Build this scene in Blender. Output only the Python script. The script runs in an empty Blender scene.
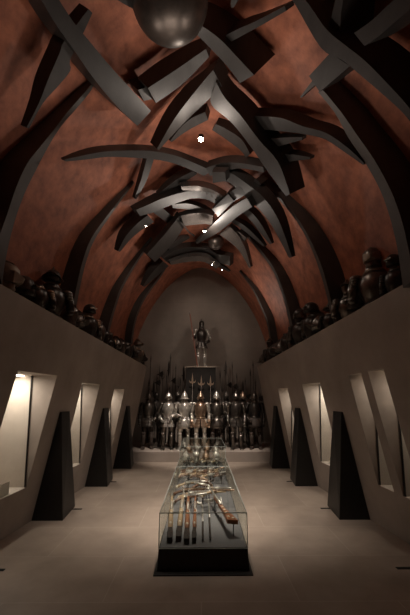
import bpy, bmesh, math, random
from mathutils import Vector, Matrix
random.seed(7)
S = bpy.context.scene
COL = S.collection
PI = math.pi

# ------------------------------------------------------------------ camera
F_PX, CAM_H = 330.0, 1.9
PITCH = math.atan(89.5 / F_PX)
YAW = math.atan(3.0 / F_PX)
cam_d = bpy.data.cameras.new('camera')
cam = bpy.data.objects.new('camera', cam_d)
COL.objects.link(cam)
cam_d.sensor_fit = 'VERTICAL'
cam_d.sensor_height = 36.0
cam_d.lens = F_PX / 615.0 * 36.0
cam_d.clip_start = 0.05
cam.location = (0, 0, CAM_H)
cam.rotation_euler = (PI / 2 + PITCH, 0, -YAW)
S.camera = cam
MW = Matrix.Rotation(-YAW, 3, 'Z') @ Matrix.Rotation(PI / 2 + PITCH, 3, 'X')
ORG = Vector((0, 0, CAM_H))

def ray(px, py):
    return (MW @ Vector((px - 205.0, 307.5 - py, -F_PX))) / F_PX

def at_y(px, py, y):
    d = ray(px, py)
    return ORG + d * (y / d.y)

def at_x(px, py, x):
    d = ray(px, py)
    return ORG + d * (x / d.x)

# vault section
VW, VH, VZ, VC = 2.75, 4.25, 3.0, -0.04
def vault_f(p, off):
    v = max(0.0, (p.z - VZ) / (VH - off))
    return (abs(p.x - VC) / (VW - off)) ** (1 / 0.6) + v ** 1.7 - 1.0

def on_vault(px, py, off):
    d = ray(px, py)
    lo, hi = 0.3, 40.0
    for _ in range(60):
        m = (lo + hi) / 2
        if vault_f(ORG + d * m, off) > 0: hi = m
        else: lo = m
    return ORG + d * lo

def vault_n(p, off):
    e = 0.01
    gx = vault_f(p + Vector((e, 0, 0)), off) - vault_f(p - Vector((e, 0, 0)), off)
    gz = vault_f(p + Vector((0, 0, e)), off) - vault_f(p - Vector((0, 0, e)), off)
    return Vector((gx, 0, gz)).normalized()

# ------------------------------------------------------------------ materials
def mat(name, base, rough=0.6, metal=0.0, noise=0.0, scale=6.0, base2=None, bump=0.0, spec=0.5, detail=6, stretch=None, spread=0.18):
    m = bpy.data.materials.new(name)
    m.use_nodes = True
    nt = m.node_tree
    b = nt.nodes['Principled BSDF']
    b.inputs['Roughness'].default_value = rough
    b.inputs['Metallic'].default_value = metal
    b.inputs['Specular IOR Level'].default_value = spec
    b.inputs['Base Color'].default_value = (*base, 1)
    if base2 or bump:
        tc = nt.nodes.new('ShaderNodeTexCoord')
        mp = nt.nodes.new('ShaderNodeMapping')
        if stretch: mp.inputs['Scale'].default_value = stretch
        nt.links.new(tc.outputs['Object'], mp.inputs['Vector'])
        n = nt.nodes.new('ShaderNodeTexNoise')
        n.inputs['Scale'].default_value = scale
        n.inputs['Detail'].default_value = detail
        n.inputs['Roughness'].default_value = 0.65
        nt.links.new(mp.outputs['Vector'], n.inputs['Vector'])
        if base2:
            r = nt.nodes.new('ShaderNodeValToRGB')
            r.color_ramp.elements[0].position = 0.5 - spread
            r.color_ramp.elements[1].position = 0.5 + spread
            r.color_ramp.elements[0].color = (*base, 1)
            r.color_ramp.elements[1].color = (*base2, 1)
            nt.links.new(n.outputs['Fac'], r.inputs['Fac'])
            nt.links.new(r.outputs['Color'], b.inputs['Base Color'])
        if bump:
            bp = nt.nodes.new('ShaderNodeBump')
            bp.inputs['Strength'].default_value = bump
            bp.inputs['Distance'].default_value = 0.02
            nt.links.new(n.outputs['Fac'], bp.inputs['Height'])
            nt.links.new(bp.outputs['Normal'], b.inputs['Normal'])
    return m

def tile_mat(name, c1, c2, mortar, bw, bh, rough, axis='XY', noise_scale=2.0, msize=0.006):
    m = mat(name, c1, rough)
    nt = m.node_tree
    b = nt.nodes['Principled BSDF']
    tc = nt.nodes.new('ShaderNodeTexCoord')
    src = tc.outputs['Object']
    if axis != 'XY':
        sp = nt.nodes.new('ShaderNodeSeparateXYZ'); cb = nt.nodes.new('ShaderNodeCombineXYZ')
        nt.links.new(src, sp.inputs[0])
        nt.links.new(sp.outputs[axis[0]], cb.inputs['X']); nt.links.new(sp.outputs[axis[1]], cb.inputs['Y'])
        src = cb.outputs[0]
    br = nt.nodes.new('ShaderNodeTexBrick')
    br.inputs['Scale'].default_value = 1.0
    br.inputs['Brick Width'].default_value = bw
    br.inputs['Row Height'].default_value = bh
    br.inputs['Mortar Size'].default_value = msize
    br.inputs['Color1'].default_value = (*c1, 1)
    br.inputs['Color2'].default_value = (*c2, 1)
    br.inputs['Mortar'].default_value = (*mortar, 1)
    br.offset = 0.5
    nt.links.new(src, br.inputs['Vector'])
    n = nt.nodes.new('ShaderNodeTexNoise')
    n.inputs['Scale'].default_value = noise_scale
    n.inputs['Detail'].default_value = 8
    n.inputs['Roughness'].default_value = 0.6
    nt.links.new(tc.outputs['Object'], n.inputs['Vector'])
    mx = nt.nodes.new('ShaderNodeMix'); mx.data_type = 'RGBA'; mx.blend_type = 'MULTIPLY'
    mx.inputs['Factor'].default_value = 0.55
    r = nt.nodes.new('ShaderNodeValToRGB')
    r.color_ramp.elements[0].position = 0.3; r.color_ramp.elements[0].color = (0.6, 0.58, 0.55, 1)
    r.color_ramp.elements[1].position = 0.7; r.color_ramp.elements[1].color = (1.15, 1.12, 1.1, 1)
    nt.links.new(n.outputs['Fac'], r.inputs['Fac'])
    nt.links.new(br.outputs['Color'], mx.inputs['A']); nt.links.new(r.outputs['Color'], mx.inputs['B'])
    nt.links.new(mx.outputs['Result'], b.inputs['Base Color'])
    return m

def emit_mat(name, col, strength):
    m = bpy.data.materials.new(name); m.use_nodes = True
    b = m.node_tree.nodes['Principled BSDF']
    b.inputs['Emission Color'].default_value = (*col, 1)
    b.inputs['Emission Strength'].default_value = strength
    return m

def glass_mat(name, tint, alpha_mix):
    m = bpy.data.materials.new(name); m.use_nodes = True
    nt = m.node_tree
    nt.nodes.remove(nt.nodes['Principled BSDF'])
    out = nt.nodes['Material Output']
    tr = nt.nodes.new('ShaderNodeBsdfTransparent'); tr.inputs['Color'].default_value = (*tint, 1)
    gl = nt.nodes.new('ShaderNodeBsdfGlossy'); gl.inputs['Roughness'].default_value = 0.02
    gl.inputs['Color'].default_value = (0.9, 0.95, 0.92, 1)
    lw = nt.nodes.new('ShaderNodeLayerWeight'); lw.inputs['Blend'].default_value = 0.5
    fr = nt.nodes.new('ShaderNodeMath'); fr.operation = 'POWER'; fr.inputs[1].default_value = 5.0
    nt.links.new(lw.outputs['Facing'], fr.inputs[0])
    ad = nt.nodes.new('ShaderNodeMath'); ad.operation = 'ADD'; ad.inputs[1].default_value = 0.04
    nt.links.new(fr.outputs[0], ad.inputs[0]); fr = ad
    mx = nt.nodes.new('ShaderNodeMixShader')
    ml = nt.nodes.new('ShaderNodeMath'); ml.operation = 'MULTIPLY'; ml.inputs[1].default_value = alpha_mix
    nt.links.new(fr.outputs[0], ml.inputs[0])
    nt.links.new(ml.outputs[0], mx.inputs[0]); nt.links.new(tr.outputs[0], mx.inputs[1]); nt.links.new(gl.outputs[0], mx.inputs[2])
    nt.links.new(mx.outputs[0], out.inputs['Surface'])
    return m

M = {}
M['floor'] = tile_mat('floor_stone', (0.30, 0.245, 0.20), (0.335, 0.275, 0.225), (0.385, 0.325, 0.27), 1.9, 0.95, 0.5)
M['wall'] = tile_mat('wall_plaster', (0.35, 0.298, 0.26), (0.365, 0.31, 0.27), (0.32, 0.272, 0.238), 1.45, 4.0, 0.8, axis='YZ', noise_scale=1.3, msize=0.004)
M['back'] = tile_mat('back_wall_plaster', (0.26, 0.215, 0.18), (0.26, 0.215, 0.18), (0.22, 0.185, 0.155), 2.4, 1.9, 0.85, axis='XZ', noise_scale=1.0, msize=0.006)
M['vault'] = mat('copper_red_stucco', (0.23, 0.076, 0.043), 0.62, 0.0, scale=4.2, base2=(0.46, 0.155, 0.083), bump=0.5, detail=14, spread=0.15)
M['blade'] = mat('dark_patinated_bronze', (0.024, 0.020, 0.018), 0.46, 0.3, scale=3.0, base2=(0.040, 0.034, 0.031), detail=8, stretch=(3, 1, 1), bump=0.08)
M['rib'] = mat('grey_bronze_rib', (0.065, 0.056, 0.050), 0.5, 0.25, scale=3.0, base2=(0.095, 0.082, 0.074), detail=8)
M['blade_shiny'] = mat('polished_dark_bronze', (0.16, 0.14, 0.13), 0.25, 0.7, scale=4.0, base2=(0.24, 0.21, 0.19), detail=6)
M['sphere'] = mat('burnished_bronze', (0.06, 0.047, 0.04), 0.38, 0.7, scale=5.0, base2=(0.115, 0.09, 0.076), detail=8, bump=0.05)
M['black'] = mat('black_lacquer', (0.013, 0.011, 0.010), 0.55, 0.0, scale=8, base2=(0.02, 0.016, 0.014))
M['pyramid'] = mat('dark_burnished_steel', (0.008, 0.0068, 0.006), 0.45, 0.1, scale=5, base2=(0.013, 0.011, 0.0095), stretch=(8, 8, 1))
M['vent'] = mat('vent_iron', (0.01, 0.009, 0.008), 0.7)
M['steel'] = mat('bright_steel', (0.46, 0.43, 0.39), 0.28, 0.75, scale=14, base2=(0.70, 0.65, 0.59))
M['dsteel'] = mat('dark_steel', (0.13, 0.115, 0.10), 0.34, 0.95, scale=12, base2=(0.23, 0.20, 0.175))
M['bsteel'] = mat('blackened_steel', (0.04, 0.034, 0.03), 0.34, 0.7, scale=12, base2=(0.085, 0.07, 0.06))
M['gilt'] = mat('gilded_steel', (0.28, 0.18, 0.125), 0.34, 0.9, scale=16, base2=(0.5, 0.37, 0.27))
M['tan'] = mat('tan_steel', (0.22, 0.17, 0.125), 0.5, 0.5, scale=9, base2=(0.32, 0.25, 0.19))
M['leather'] = mat('dark_leather', (0.03, 0.02, 0.015), 0.7, scale=14, base2=(0.055, 0.035, 0.025))
M['wood'] = mat('walnut_stock', (0.11, 0.05, 0.028), 0.4, scale=9, base2=(0.20, 0.095, 0.05), stretch=(6, 1, 6))
M['orangewood'] = mat('orange_stock', (0.24, 0.09, 0.04), 0.38, scale=9, base2=(0.38, 0.16, 0.075), stretch=(6, 1, 6))
M['lightwood'] = mat('pale_stock', (0.38, 0.26, 0.15), 0.45, scale=9, base2=(0.5, 0.36, 0.22))
M['shaft'] = mat('dark_ash_shaft', (0.035, 0.025, 0.018), 0.6, scale=9, base2=(0.06, 0.042, 0.03))
M['redshaft'] = mat('red_brown_lance', (0.16, 0.05, 0.03), 0.5, scale=9, base2=(0.24, 0.08, 0.045))
M['bone'] = mat('bone_inlay', (0.72, 0.62, 0.48), 0.45, scale=20, base2=(0.85, 0.76, 0.62))
M['bed'] = mat('grey_felt', (0.125, 0.12, 0.12), 0.9, scale=30, base2=(0.15, 0.145, 0.145))
M['niche'] = mat('pale_plaster', (0.44, 0.385, 0.33), 0.85, scale=3, base2=(0.50, 0.44, 0.38), bump=0.05)
M['pale'] = mat('pale_card', (0.7, 0.66, 0.58), 0.7)
M['plinth'] = mat('dark_plinth_panel', (0.008, 0.006, 0.005), 0.8, scale=5, base2=(0.011, 0.0085, 0.0065), spec=0.15)
M['edge'] = mat('plinth_edge', (0.22, 0.17, 0.13), 0.5)
M['glass'] = glass_mat('case_glass', (0.965, 0.98, 0.97), 0.3)
M['nglass'] = glass_mat('niche_glass', (0.97, 0.98, 0.97), 0.4)
M['gedge'] = mat('glass_edge', (0.46, 0.50, 0.47), 0.25, spec=0.6)
M['bulb'] = emit_mat('lamp_glow', (1.0, 0.86, 0.68), 60.0)
M['strip'] = emit_mat('strip_glow', (1.0, 0.89, 0.76), 9.0)

# ------------------------------------------------------------------ mesh helpers
def obj(name, bm, m, parent=None, smooth=False, loc=None):
    me = bpy.data.meshes.new(name)
    bmesh.ops.recalc_face_normals(bm, faces=bm.faces[:])
    bm.to_mesh(me); bm.free()
    if smooth:
        for p in me.polygons: p.use_smooth = True
    me.materials.append(m)
    o = bpy.data.objects.new(name, me)
    COL.objects.link(o)
    if parent: o.parent = parent
    if loc is not None: o.location = loc
    return o

def thing(name, label, cat, loc=(0, 0, 0), rz=0.0, group=None):
    o = bpy.data.objects.new(name, None)
    o.empty_display_size = 0.1
    COL.objects.link(o)
    o.location = loc; o.rotation_euler = (0, 0, rz)
    o['label'] = label; o['category'] = cat
    if group: o['group'] = group
    return o

def tag(o, label, cat, group=None):
    o['label'] = label; o['category'] = cat
    if group: o['group'] = group
    return o

def struct(name, bm, m, parent=None, smooth=False):
    o = obj(name, bm, m, parent, smooth)
    if parent is None: o['kind'] = 'structure'
    return o

def add_box(bm, x0, x1, y0, y1, z0, z1):
    v = [bm.verts.new(c) for c in [(x0,y0,z0),(x1,y0,z0),(x1,y1,z0),(x0,y1,z0),(x0,y0,z1),(x1,y0,z1),(x1,y1,z1),(x0,y1,z1)]]
    for f in [(0,3,2,1),(4,5,6,7),(0,1,5,4),(1,2,6,5),(2,3,7,6),(3,0,4,7)]:
        bm.faces.new([v[i] for i in f])
    return v

def box(*a):
    bm = bmesh.new(); add_box(bm, *a); return bm

def add_hull(bm, rings, cap=True):
    """rings: lists of equal-length point lists, skinned in order"""
    vs = [[bm.verts.new(p) for p in r] for r in rings]
    n = len(vs[0])
    for a, b in zip(vs[:-1], vs[1:]):
        for i in range(n):
            j = (i + 1) % n
            bm.faces.new((a[i], a[j], b[j], b[i]))
    if cap:
        bm.faces.new(vs[0][::-1]); bm.faces.new(vs[-1])

def add_lathe(bm, prof, seg=14, sx=1.0, sy=1.0, c=(0,0,0), ridge=0.0, rot=None):
    """prof: (r,z); ridge pushes the -Y front out"""
    rings = []
    for r, z in prof:
        ring = []
        for k in range(seg):
            a = 2 * PI * k / seg
            x, y = math.cos(a) * r * sx, math.sin(a) * r * sy
            if ridge and y < 0:
                y -= ridge * r * max(0, -math.sin(a)) ** 3
            p = Vector((x, y, z))
            if rot: p = rot @ p
            ring.append(p + Vector(c))
        rings.append(ring)
    add_hull(bm, rings)

def add_tube(bm, pts, radii, seg=8, flat=1.0):
    pts = [Vector(p) for p in pts]
    if not hasattr(radii, '__len__'): radii = [radii] * len(pts)
    rings = []; up = None
    for i, p in enumerate(pts):
        t = (pts[min(i+1, len(pts)-1)] - pts[max(i-1, 0)]).normalized()
        if up is None:
            up = Vector((0, 0, 1)) if abs(t.z) < 0.9 else Vector((0, 1, 0))
        s = t.cross(up).normalized(); u = s.cross(t).normalized(); up = u
        rings.append([p + s * math.cos(2*PI*k/seg) * radii[i] + u * math.sin(2*PI*k/seg) * radii[i] * flat for k in range(seg)])
    add_hull(bm, rings)

def add_ball(bm, c, r, sx=1, sy=1, sz=1, seg=12):
    prof = [(max(1e-3, math.sin(PI*k/8)) * r, -math.cos(PI*k/8) * r * sz) for k in range(9)]
    add_lathe(bm, prof, seg, sx, sy, c)

def add_prism(bm, pts, depth, axis=1, at=0.0):
    """closed outline (u,v) extruded along axis"""
    def mk(u, v, w):
        return (u, w, v) if axis == 1 else ((w, u, v) if axis == 0 else (u, v, w))
    add_hull(bm, [[mk(u, v, at - depth/2) for u, v in pts], [mk(u, v, at + depth/2) for u, v in pts]])

def catmull(rows, n):
    if len(rows) < 3 or n < 2: return rows
    out = []
    for i in range(len(rows) - 1):
        p0 = rows[max(i-1, 0)]; p1 = rows[i]; p2 = rows[i+1]; p3 = rows[min(i+2, len(rows)-1)]
        for k in range(n):
            t = k / n
            out.append([0.5*((2*b)+(-a+c)*t+(2*a-5*b+4*c-d)*t*t+(-a+3*b-3*c+d)*t**3) for a,b,c,d in zip(p0,p1,p2,p3)])
    out.append(list(rows[-1]))
    return out

ORD = ['first','second','third','fourth','fifth','sixth','seventh','eighth','ninth','tenth','eleventh','twelfth','thirteenth','fourteenth','fifteenth','sixteenth','seventeenth','eighteenth','nineteenth','twentieth']

# ------------------------------------------------------------------ the room
# the long side walls lean inward and close in slightly towards the far end
LEAN, YN, YE, YF = 0.16, -1.6, 11.35, 13.2
X0 = lambda y: 3.125 - 0.0695 * y
WX = lambda z, y: X0(y) - LEAN * z
ZT = lambda y: 3.18 - 0.0368 * (y - 3.6)
struct('floor', box(-3.6, 3.6, YN, YF, -0.1, 0.0), M['floor'])

# openings: (y0, y1, sill, head)
WIN = {-1: [(4.49, 5.55, 0.58, 2.24), (6.59, 7.50, 0.565, 2.17), (8.55, 9.40, 0.57, 2.105)],
        1: [(4.50, 4.88, 0.62, 2.27), (5.07, 5.45, 0.625, 2.245), (6.62, 7.58, 0.58, 2.18), (8.65, 9.48, 0.565, 2.125)]}

def wall_mesh(s):
    bm = bmesh.new()
    V = lambda y, z: bm.verts.new((s * WX(z, y), y, z))
    def quad(y0, y1, a0, b0, a1=None, b1=None):
        bm.faces.new((V(y0, a0), V(y1, a0 if a1 is None else a1), V(y1, b0 if b1 is None else b1), V(y0, b0)))
    def top(y0, y1, za): quad(y0, y1, za, ZT(y0), za, ZT(y1))
    y = YN
    for y0, y1, za, zb in WIN[s]:
        top(y, y0, 0); quad(y0, y1, 0, za); top(y0, y1, zb)
        # reveals between wall face and glass plane
        def ring(yy):
            return [bm.verts.new(c) for c in [(s*WX(za, yy), yy, za), (s*WX(zb, yy), yy, zb), (s*(WX(za, yy)+.135), yy, zb), (s*(WX(za, yy)+.015), yy, za)]]
        A, B = ring(y0), ring(y1)
        bm.faces.new(A); bm.faces.new(B)
        bm.faces.new((A[0], B[0], B[3], A[3])); bm.faces.new((A[1], B[1], B[2], A[2]))
        y = y1
    top(y, YE, 0)
    # top ledge, end face and the side of the alcove beyond
    P = lambda x, yy, z: bm.verts.new((s * x, yy, z))
    bm.faces.new((P(WX(ZT(YN), YN), YN, ZT(YN)), P(WX(ZT(YE), YE), YE, ZT(YE)), P(3.3, YE, ZT(YE)), P(3.3, YN, ZT(YN))))
    bm.faces.new((P(X0(YE), YE, 0), P(WX(ZT(YE), YE), YE, ZT(YE)), P(3.3, YE, ZT(YE)), P(3.3, YE, 0)))
    bm.faces.new((P(2.79, YE, 0), P(2.79, YF, 0), P(2.79, YF, 3.06), P(2.79, YE, 3.06)))
    bm.faces.new((P(3.6, YN, 0), P(3.6, YF, 0), P(3.6, YF, 3.3), P(3.6, YN, 3.3)))
    bmesh.ops.remove_doubles(bm, verts=bm.verts[:], dist=1e-5)
    return bm
struct('wall_left', wall_mesh(-1), M['wall'])
struct('wall_right', wall_mesh(1), M['wall'])
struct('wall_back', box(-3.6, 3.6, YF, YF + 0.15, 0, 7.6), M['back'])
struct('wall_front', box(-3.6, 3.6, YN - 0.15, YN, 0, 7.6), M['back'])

# vault
bm = bmesh.new()
prof = []
NV = 56
for k in range(NV + 1):
    a = PI * k / NV
    c, s_ = math.cos(a), math.sin(a)
    v = abs(s_) ** 1.25
    x = (max(0.0, 1 - v ** 1.7)) ** 0.6
    prof.append((VC + VW * x * (1 if c >= 0 else -1), VZ + VH * v))
rows = []
for i in range(25):
    y = YN + (YF - YN) * i / 24
    rows.append([bm.verts.new((x, y, z)) for x, z in prof])
for a, b in zip(rows[:-1], rows[1:]):
    for i in range(NV):
        bm.faces.new((a[i], a[i+1], b[i+1], b[i]))
struct('ceiling', bm, M['vault'], smooth=True)

# window niches
wn = 0
for s in (-1, 1):
    for y0, y1, za, zb in WIN[s]:
        wn += 1
        xg = WX(za, (y0 + y1) / 2) + 0.015
        D = 0.62
        bm = bmesh.new()
        P = lambda u, y, z: bm.verts.new((s * (WX(za, y) + .015 + u), y, z))
        q = [P(0, y0, za), P(0, y1, za), P(.12, y1, zb), P(.12, y0, zb), P(D, y0, za), P(D, y1, za), P(D, y1, zb), P(D, y0, zb)]
        for f in [(0,1,5,4),(3,7,6,2),(1,2,6,5),(0,4,7,3),(4,5,6,7)]:
            bm.faces.new([q[i] for i in f])
        n = struct('window_%d' % wn, bm, M['niche'])
        bm = bmesh.new()
        TL = 0.12
        def slab(b_, u0, u1, ya, yb):
            add_hull(b_, [[(s*(WX(za,y)+.015+u), y, za+.003) for u, y in ((u0,ya),(u1,ya),(u1,yb),(u0,yb))],
                          [(s*(WX(za,y)+.015+TL+u), y, zb-.003) for u, y in ((u0,ya),(u1,ya),(u1,yb),(u0,yb))]])
        slab(bm, .005, .013, y0 + .003, y1 - .012)
        obj('pane', bm, M['nglass'], n)
        bm = bmesh.new()
        slab(bm, -.002, .014, y1 - .022, y1 - .003)
        obj('gasket', bm, M['black'], n)
        bm = bmesh.new()
        xs = sorted((s*(xg+0.2), s*(xg+0.25)))
        add_box(bm, xs[0], xs[1], y0 + 0.03, y1 - 0.03, zb - 0.02, zb - 0.004)
        obj('strip_lamp', bm, M['strip'], n)
        L = bpy.data.lights.new('niche_light', 'AREA')
        L.shape = 'RECTANGLE'; L.size = 0.10; L.size_y = min(0.35, (y1 - y0) * 0.7)
        L.energy = {1: 12, 2: 9, 3: 9, 4: 3.2, 5: 3.8, 6: 8.5, 7: 7}[wn]
        L.color = (1.0, 0.89, 0.78)
        lo = bpy.data.objects.new('niche_light', L); COL.objects.link(lo)
        lo.location = (s * (xg + 0.3), y1 - (0.34 if y1-y0 > .6 else 0.2), zb - 0.035)

# raised platform in front of the back wall
bm = bmesh.new()
PLAT = [(-WX(.2, 10.87)+.0, 10.87), (WX(.2, 10.87), 10.87), (WX(.2, YE), YE+.002), (2.78, YE+.002), (2.78, YF), (-2.78, YF), (-2.78, YE+.002), (-WX(.2, YE), YE+.002)]
add_hull(bm, [[(x, y, 0) for x, y in PLAT], [(x, y, .28) for x, y in PLAT]])
o = struct('platform', bm, M['wall'])

# pyramid wedges against the walls
def pyramid(s, yf, label):
    h = 1.65
    d = 0.72
    bm = bmesh.new()
    xa = lambda z, y: WX(z, y) - 0.003
    bot = [(s*xa(0,yf), yf, 0), (s*(xa(0,yf)-0.50), yf, 0), (s*(xa(0,yf)-0.43), yf+d, 0), (s*xa(0,yf+d), yf+d, 0)]
    top = [(s*xa(h,yf), yf, h), (s*(xa(h,yf)-0.03), yf, h), (s*(xa(h,yf)-0.03), yf+0.37, h), (s*xa(h,yf+.37), yf+0.37, h)]
    add_hull(bm, [bot, top])
    bmesh.ops.bevel(bm, geom=bm.edges[:], offset=0.006, segments=1, affect='EDGES')
    o = obj('obelisk', bm, M['pyramid'])
    tag(o, label, 'obelisk', 'dark obelisks along the walls')
for s, side in ((-1, 'left'), (1, 'right')):
    for yf, w in ((5.97, 'nearest to the viewer, tallest in the picture'), (8.03, 'middle of the three'), (9.9, 'farthest of the three')):
        pyramid(s, yf, 'dark truncated pyramid leaning on the %s wall, %s' % (side, w))

# floor vents
for s, side in ((-1, 'left'), (1, 'right')):
    for y, xa, w in ((4.42, 2.24, 'at the picture edge, nearest the viewer'), (6.53, 2.10, 'beside the nearest obelisk'), (8.46, 1.98, 'beside the middle obelisk')):
        wd = 0.17 if y > 5 else 0.2
        xs = sorted((s*xa, s*(xa+wd)))
        bm = box(xs[0], xs[1], y - 0.02, y + 0.025, 0.0, 0.004)
        for k in range(3):
            add_box(bm, xs[0], xs[1], y - 0.02 + k*0.018, y - 0.016 + k*0.018, 0.004, 0.007)
        tag(obj('floor_vent', bm, M['vent']), 'black slot vent in the floor at %s, %s' % (side, w), 'vent', 'floor vents')

# ------------------------------------------------------------------ ceiling blades
def blade(name, label, rows, mname='blade', cat='blade', group='dark blades crossing under the vault', n=4, smooth=False):
    """rows: ax, ay, bx, by (the two edges of the lit under face), off (distance below the vault), h (radial height)"""
    rows = catmull([list(map(float, r)) for r in rows], n)
    bm = bmesh.new()
    rings = []
    for ax, ay, bx, by, off, h in rows:
        a = on_vault(ax, ay, max(off, 0.02)); b = on_vault(bx, by, max(off, 0.02))
        nn = vault_n((a + b) / 2, off)
        rings.append([a, b, b + nn * h, a + nn * h])
    add_hull(bm, rings)
    mid = sum((p for r in rings for p in r), Vector()) / (4 * len(rings))
    for v in bm.verts: v.co -= mid
    o = obj(name, bm, M[mname], smooth=True, loc=mid)
    o.data.set_sharp_from_angle(angle=math.radians(38))
    tag(o, label, cat, group)
    return o

RB = 'curved ribs rising from the wall tops'
def rib(label, rows): return blade('vault_rib', label, rows, mname='rib', cat='rib', group=RB)
rib('nearest left rib, wide, rising off the left picture edge to a pointed tip', [
    (95,80,96,82,.08,.10),(86,91,89,93.5,.13,.16),(68.4,111,77,108,.18,.22),(53.7,130,63,124,.24,.28),(40,147,51,142,.28,.33),(27,164,37.6,167,.32,.37),(16,188,24,195,.36,.42),(7,215,13.4,226,.38,.44),(0,234,5.4,261,.4,.46),(-5,250,2,286,.4,.46)])
rib('second left rib from the viewer, slender black curve with tip above the arc', [
    (134,182,134.6,183,.06,.08),(122,196.5,123,198,.12,.15),(110,212,111.5,214,.18,.22),(91,239,94,241,.26,.30),(80.5,269,84.5,268,.30,.36),(73,305,76,308,.33,.40)])
rib('third left rib from the viewer, black with a thin lit edge', [
    (152,238,153,239,.06,.08),(132.4,267,134,268,.16,.2),(120.5,288,122.5,289,.22,.28),(114.5,305,116.5,306,.26,.32),(109.4,322,111.5,323,.28,.34),(107,334,109,335,.28,.34)])
rib('fourth left rib, the farthest, close to the back wall arch', [
    (166,266,167,267,.06,.08),(159,276.7,160.5,277.6,.1,.14),(142.7,299.8,144.3,300.5,.2,.25),(134,322,135.7,322.6,.24,.3),(130.7,344,132.5,344.6,.24,.3)])
rib('nearest right rib, widest of all, running off the right picture edge', [
    (322,89,318,92,.3,.36),(341,112,335,113,.34,.40),(357,135,348,137,.36,.42),(375,161,366,164,.38,.44),(391,191,380.5,191,.4,.46),(401,218,390,218,.4,.46),(407,242,396.6,245,.4,.46),(411,262,400.6,269,.4,.46),(414,280,403,288,.4,.46)])
rib('second right rib from the viewer, broad black face and thin lit edge', [
    (258,178,256,179,.12,.16),(272,190,270,191,.18,.22),(288.5,207,286.3,208,.24,.28),(302,225,299.6,226,.3,.35),(313.4,246,310.6,247,.34,.39),(322.8,270,319.6,271,.36,.42),(329.5,294,326.5,295,.36,.42),(333,312,330,313,.36,.42)])
rib('third right rib from the viewer, with the brightly lit inner edge', [
    (246,234,243,234,.12,.15),(257,245,254,245.5,.16,.2),(272.4,265.6,270,266,.24,.28),(281,284,278.6,284.5,.28,.33),(288.7,308,286,308.5,.3,.36),(294,333,291,333.5,.3,.36)])
rib('fourth right rib, thin black tapered curve nearest the back wall', [
    (240,271,239,271.6,.06,.08),(253.7,289.5,252.5,290,.16,.2),(262,306.6,260.5,307,.22,.28),(268,322,266.5,322.5,.24,.3),(272,345,270.5,345.5,.24,.3)])

blade('curved_blade', 'long broad blade slanting from the top left edge down past the sphere', [
    (54,-8,37,-8,.5,.25),(63,6,45,6,.5,.25),(75,24,57,26,.5,.26),(88.5,40,72,47,.5,.28),(110,66,92,76,.5,.3),(130,88,114,103,.5,.3),(151,111,137.5,126,.5,.3)])
blade('pointed_blade', 'dagger shaped blade with a notched shoulder crossing behind the long broad blade', [
    (88.5,9,92.5,13,.42,.14),(75,27,82,36,.42,.16),(63,43,70,60,.42,.16),(60,52,70.3,71,.42,.17),(48,80,56,88.5,.42,.17),(39,103,42.4,104,.42,.13),(26.8,127,29,128.8,.42,.08)], n=3)
blade('curved_blade', 'thick lit beam arcing right of the sphere with a tall dark side', [
    (196,22,186,30,.62,.5),(208,30,198,36,.62,.5),(222,41,213,51,.62,.5),(238,58,227,66,.62,.5),(254,75,240,83,.62,.5)])
blade('curved_blade', 'straight tapering blade above the thick beam, right of the sphere', [
    (219,39,229,43,.5,.28),(238,29,247,33,.5,.26),(254,22,262,25,.5,.24),(285,6,286,11,.5,.14)])
blade('curved_blade', 'wide dark beam sloping up to the right under the sphere', [
    (148,88,156,103,.55,.26),(165,77,172,92,.55,.3),(180,67,186,81,.55,.3),(206,49,209,57,.55,.3)])
blade('short_block', 'small dark block joining the long broad blade and beam under the sphere', [
    (138,90,144,101,.4,.25),(150,86,157,98,.4,.25)], n=1)
blade('curved_blade', 'large kite shaped blade pointing down from the ceiling centre', [
    (213,70,222,86,.55,.3),(198,88,206,102,.55,.3),(175,118,184,123,.55,.28),(157,149,159,150,.55,.2)])
blade('curved_blade', 'heavy curved blade hooking down right of the brightest lamp', [
    (216,82,210,100,.62,.34),(225,98,214,108,.62,.34),(241,116,232,123,.62,.36),(259,140,251,147,.62,.38),(278,162,266,169,.62,.36),(290,194,286,196,.62,.3)])
blade('curved_blade', 'long sickle blade arcing to the right toward the second right rib', [
    (249,116,253,129,.4,.24),(266,116.5,268,130,.4,.25),(283,118.5,284,131.5,.4,.25),(302,126,303,134,.4,.24),(326,133,324,139,.4,.22),(348,148,343,151,.4,.16),(364,163,363,165,.4,.08)])
blade('curved_blade', 'short pointed blade just below the long right sickle', [
    (266,139,271,149,.42,.16),(285,137.5,287,144,.42,.14),(302,137,302,140,.42,.08)])
blade('curved_blade', 'short pointed blade, lower of the pair under the right sickle', [
    (274,154,279,164,.42,.18),(292,154.5,294,161,.42,.16),(310,157,310,159.5,.42,.08)])
blade('curved_blade', 'wide crescent arching left across the ceiling under the brightest lamp', [
    (64.5,159.5,66,161.5,.5,.06),(85,155,87,159.5,.5,.14),(105,151.5,107,157,.5,.18),(130,150.5,130,157.6,.5,.2),(155,151.5,155,159.5,.5,.2),(180,157,179,165,.5,.2),(212,171,204,176,.5,.16)], mname='blade')
blade('curved_blade', 'curved blade continuing the wide crescent to the right', [
    (206,168,210,176,.55,.2),(222,163,226,171,.55,.22),(240,163,242,168.5,.55,.22),(263,167,264,172.5,.55,.2)])
blade('thin_blade', 'narrow blade tip hanging below the wide crescent, left of centre', [
    (147,158,154,159,.3,.1),(141,180,146.5,181,.3,.1),(134.5,198,136,199.5,.3,.06)])
blade('curved_blade', 'upper right beam entering from the right picture corner', [
    (354,33,364.5,46,.7,.3),(371,21,379,36,.7,.3),(388,5,396,21,.7,.3),(400,-6,416,4,.7,.3)])
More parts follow.
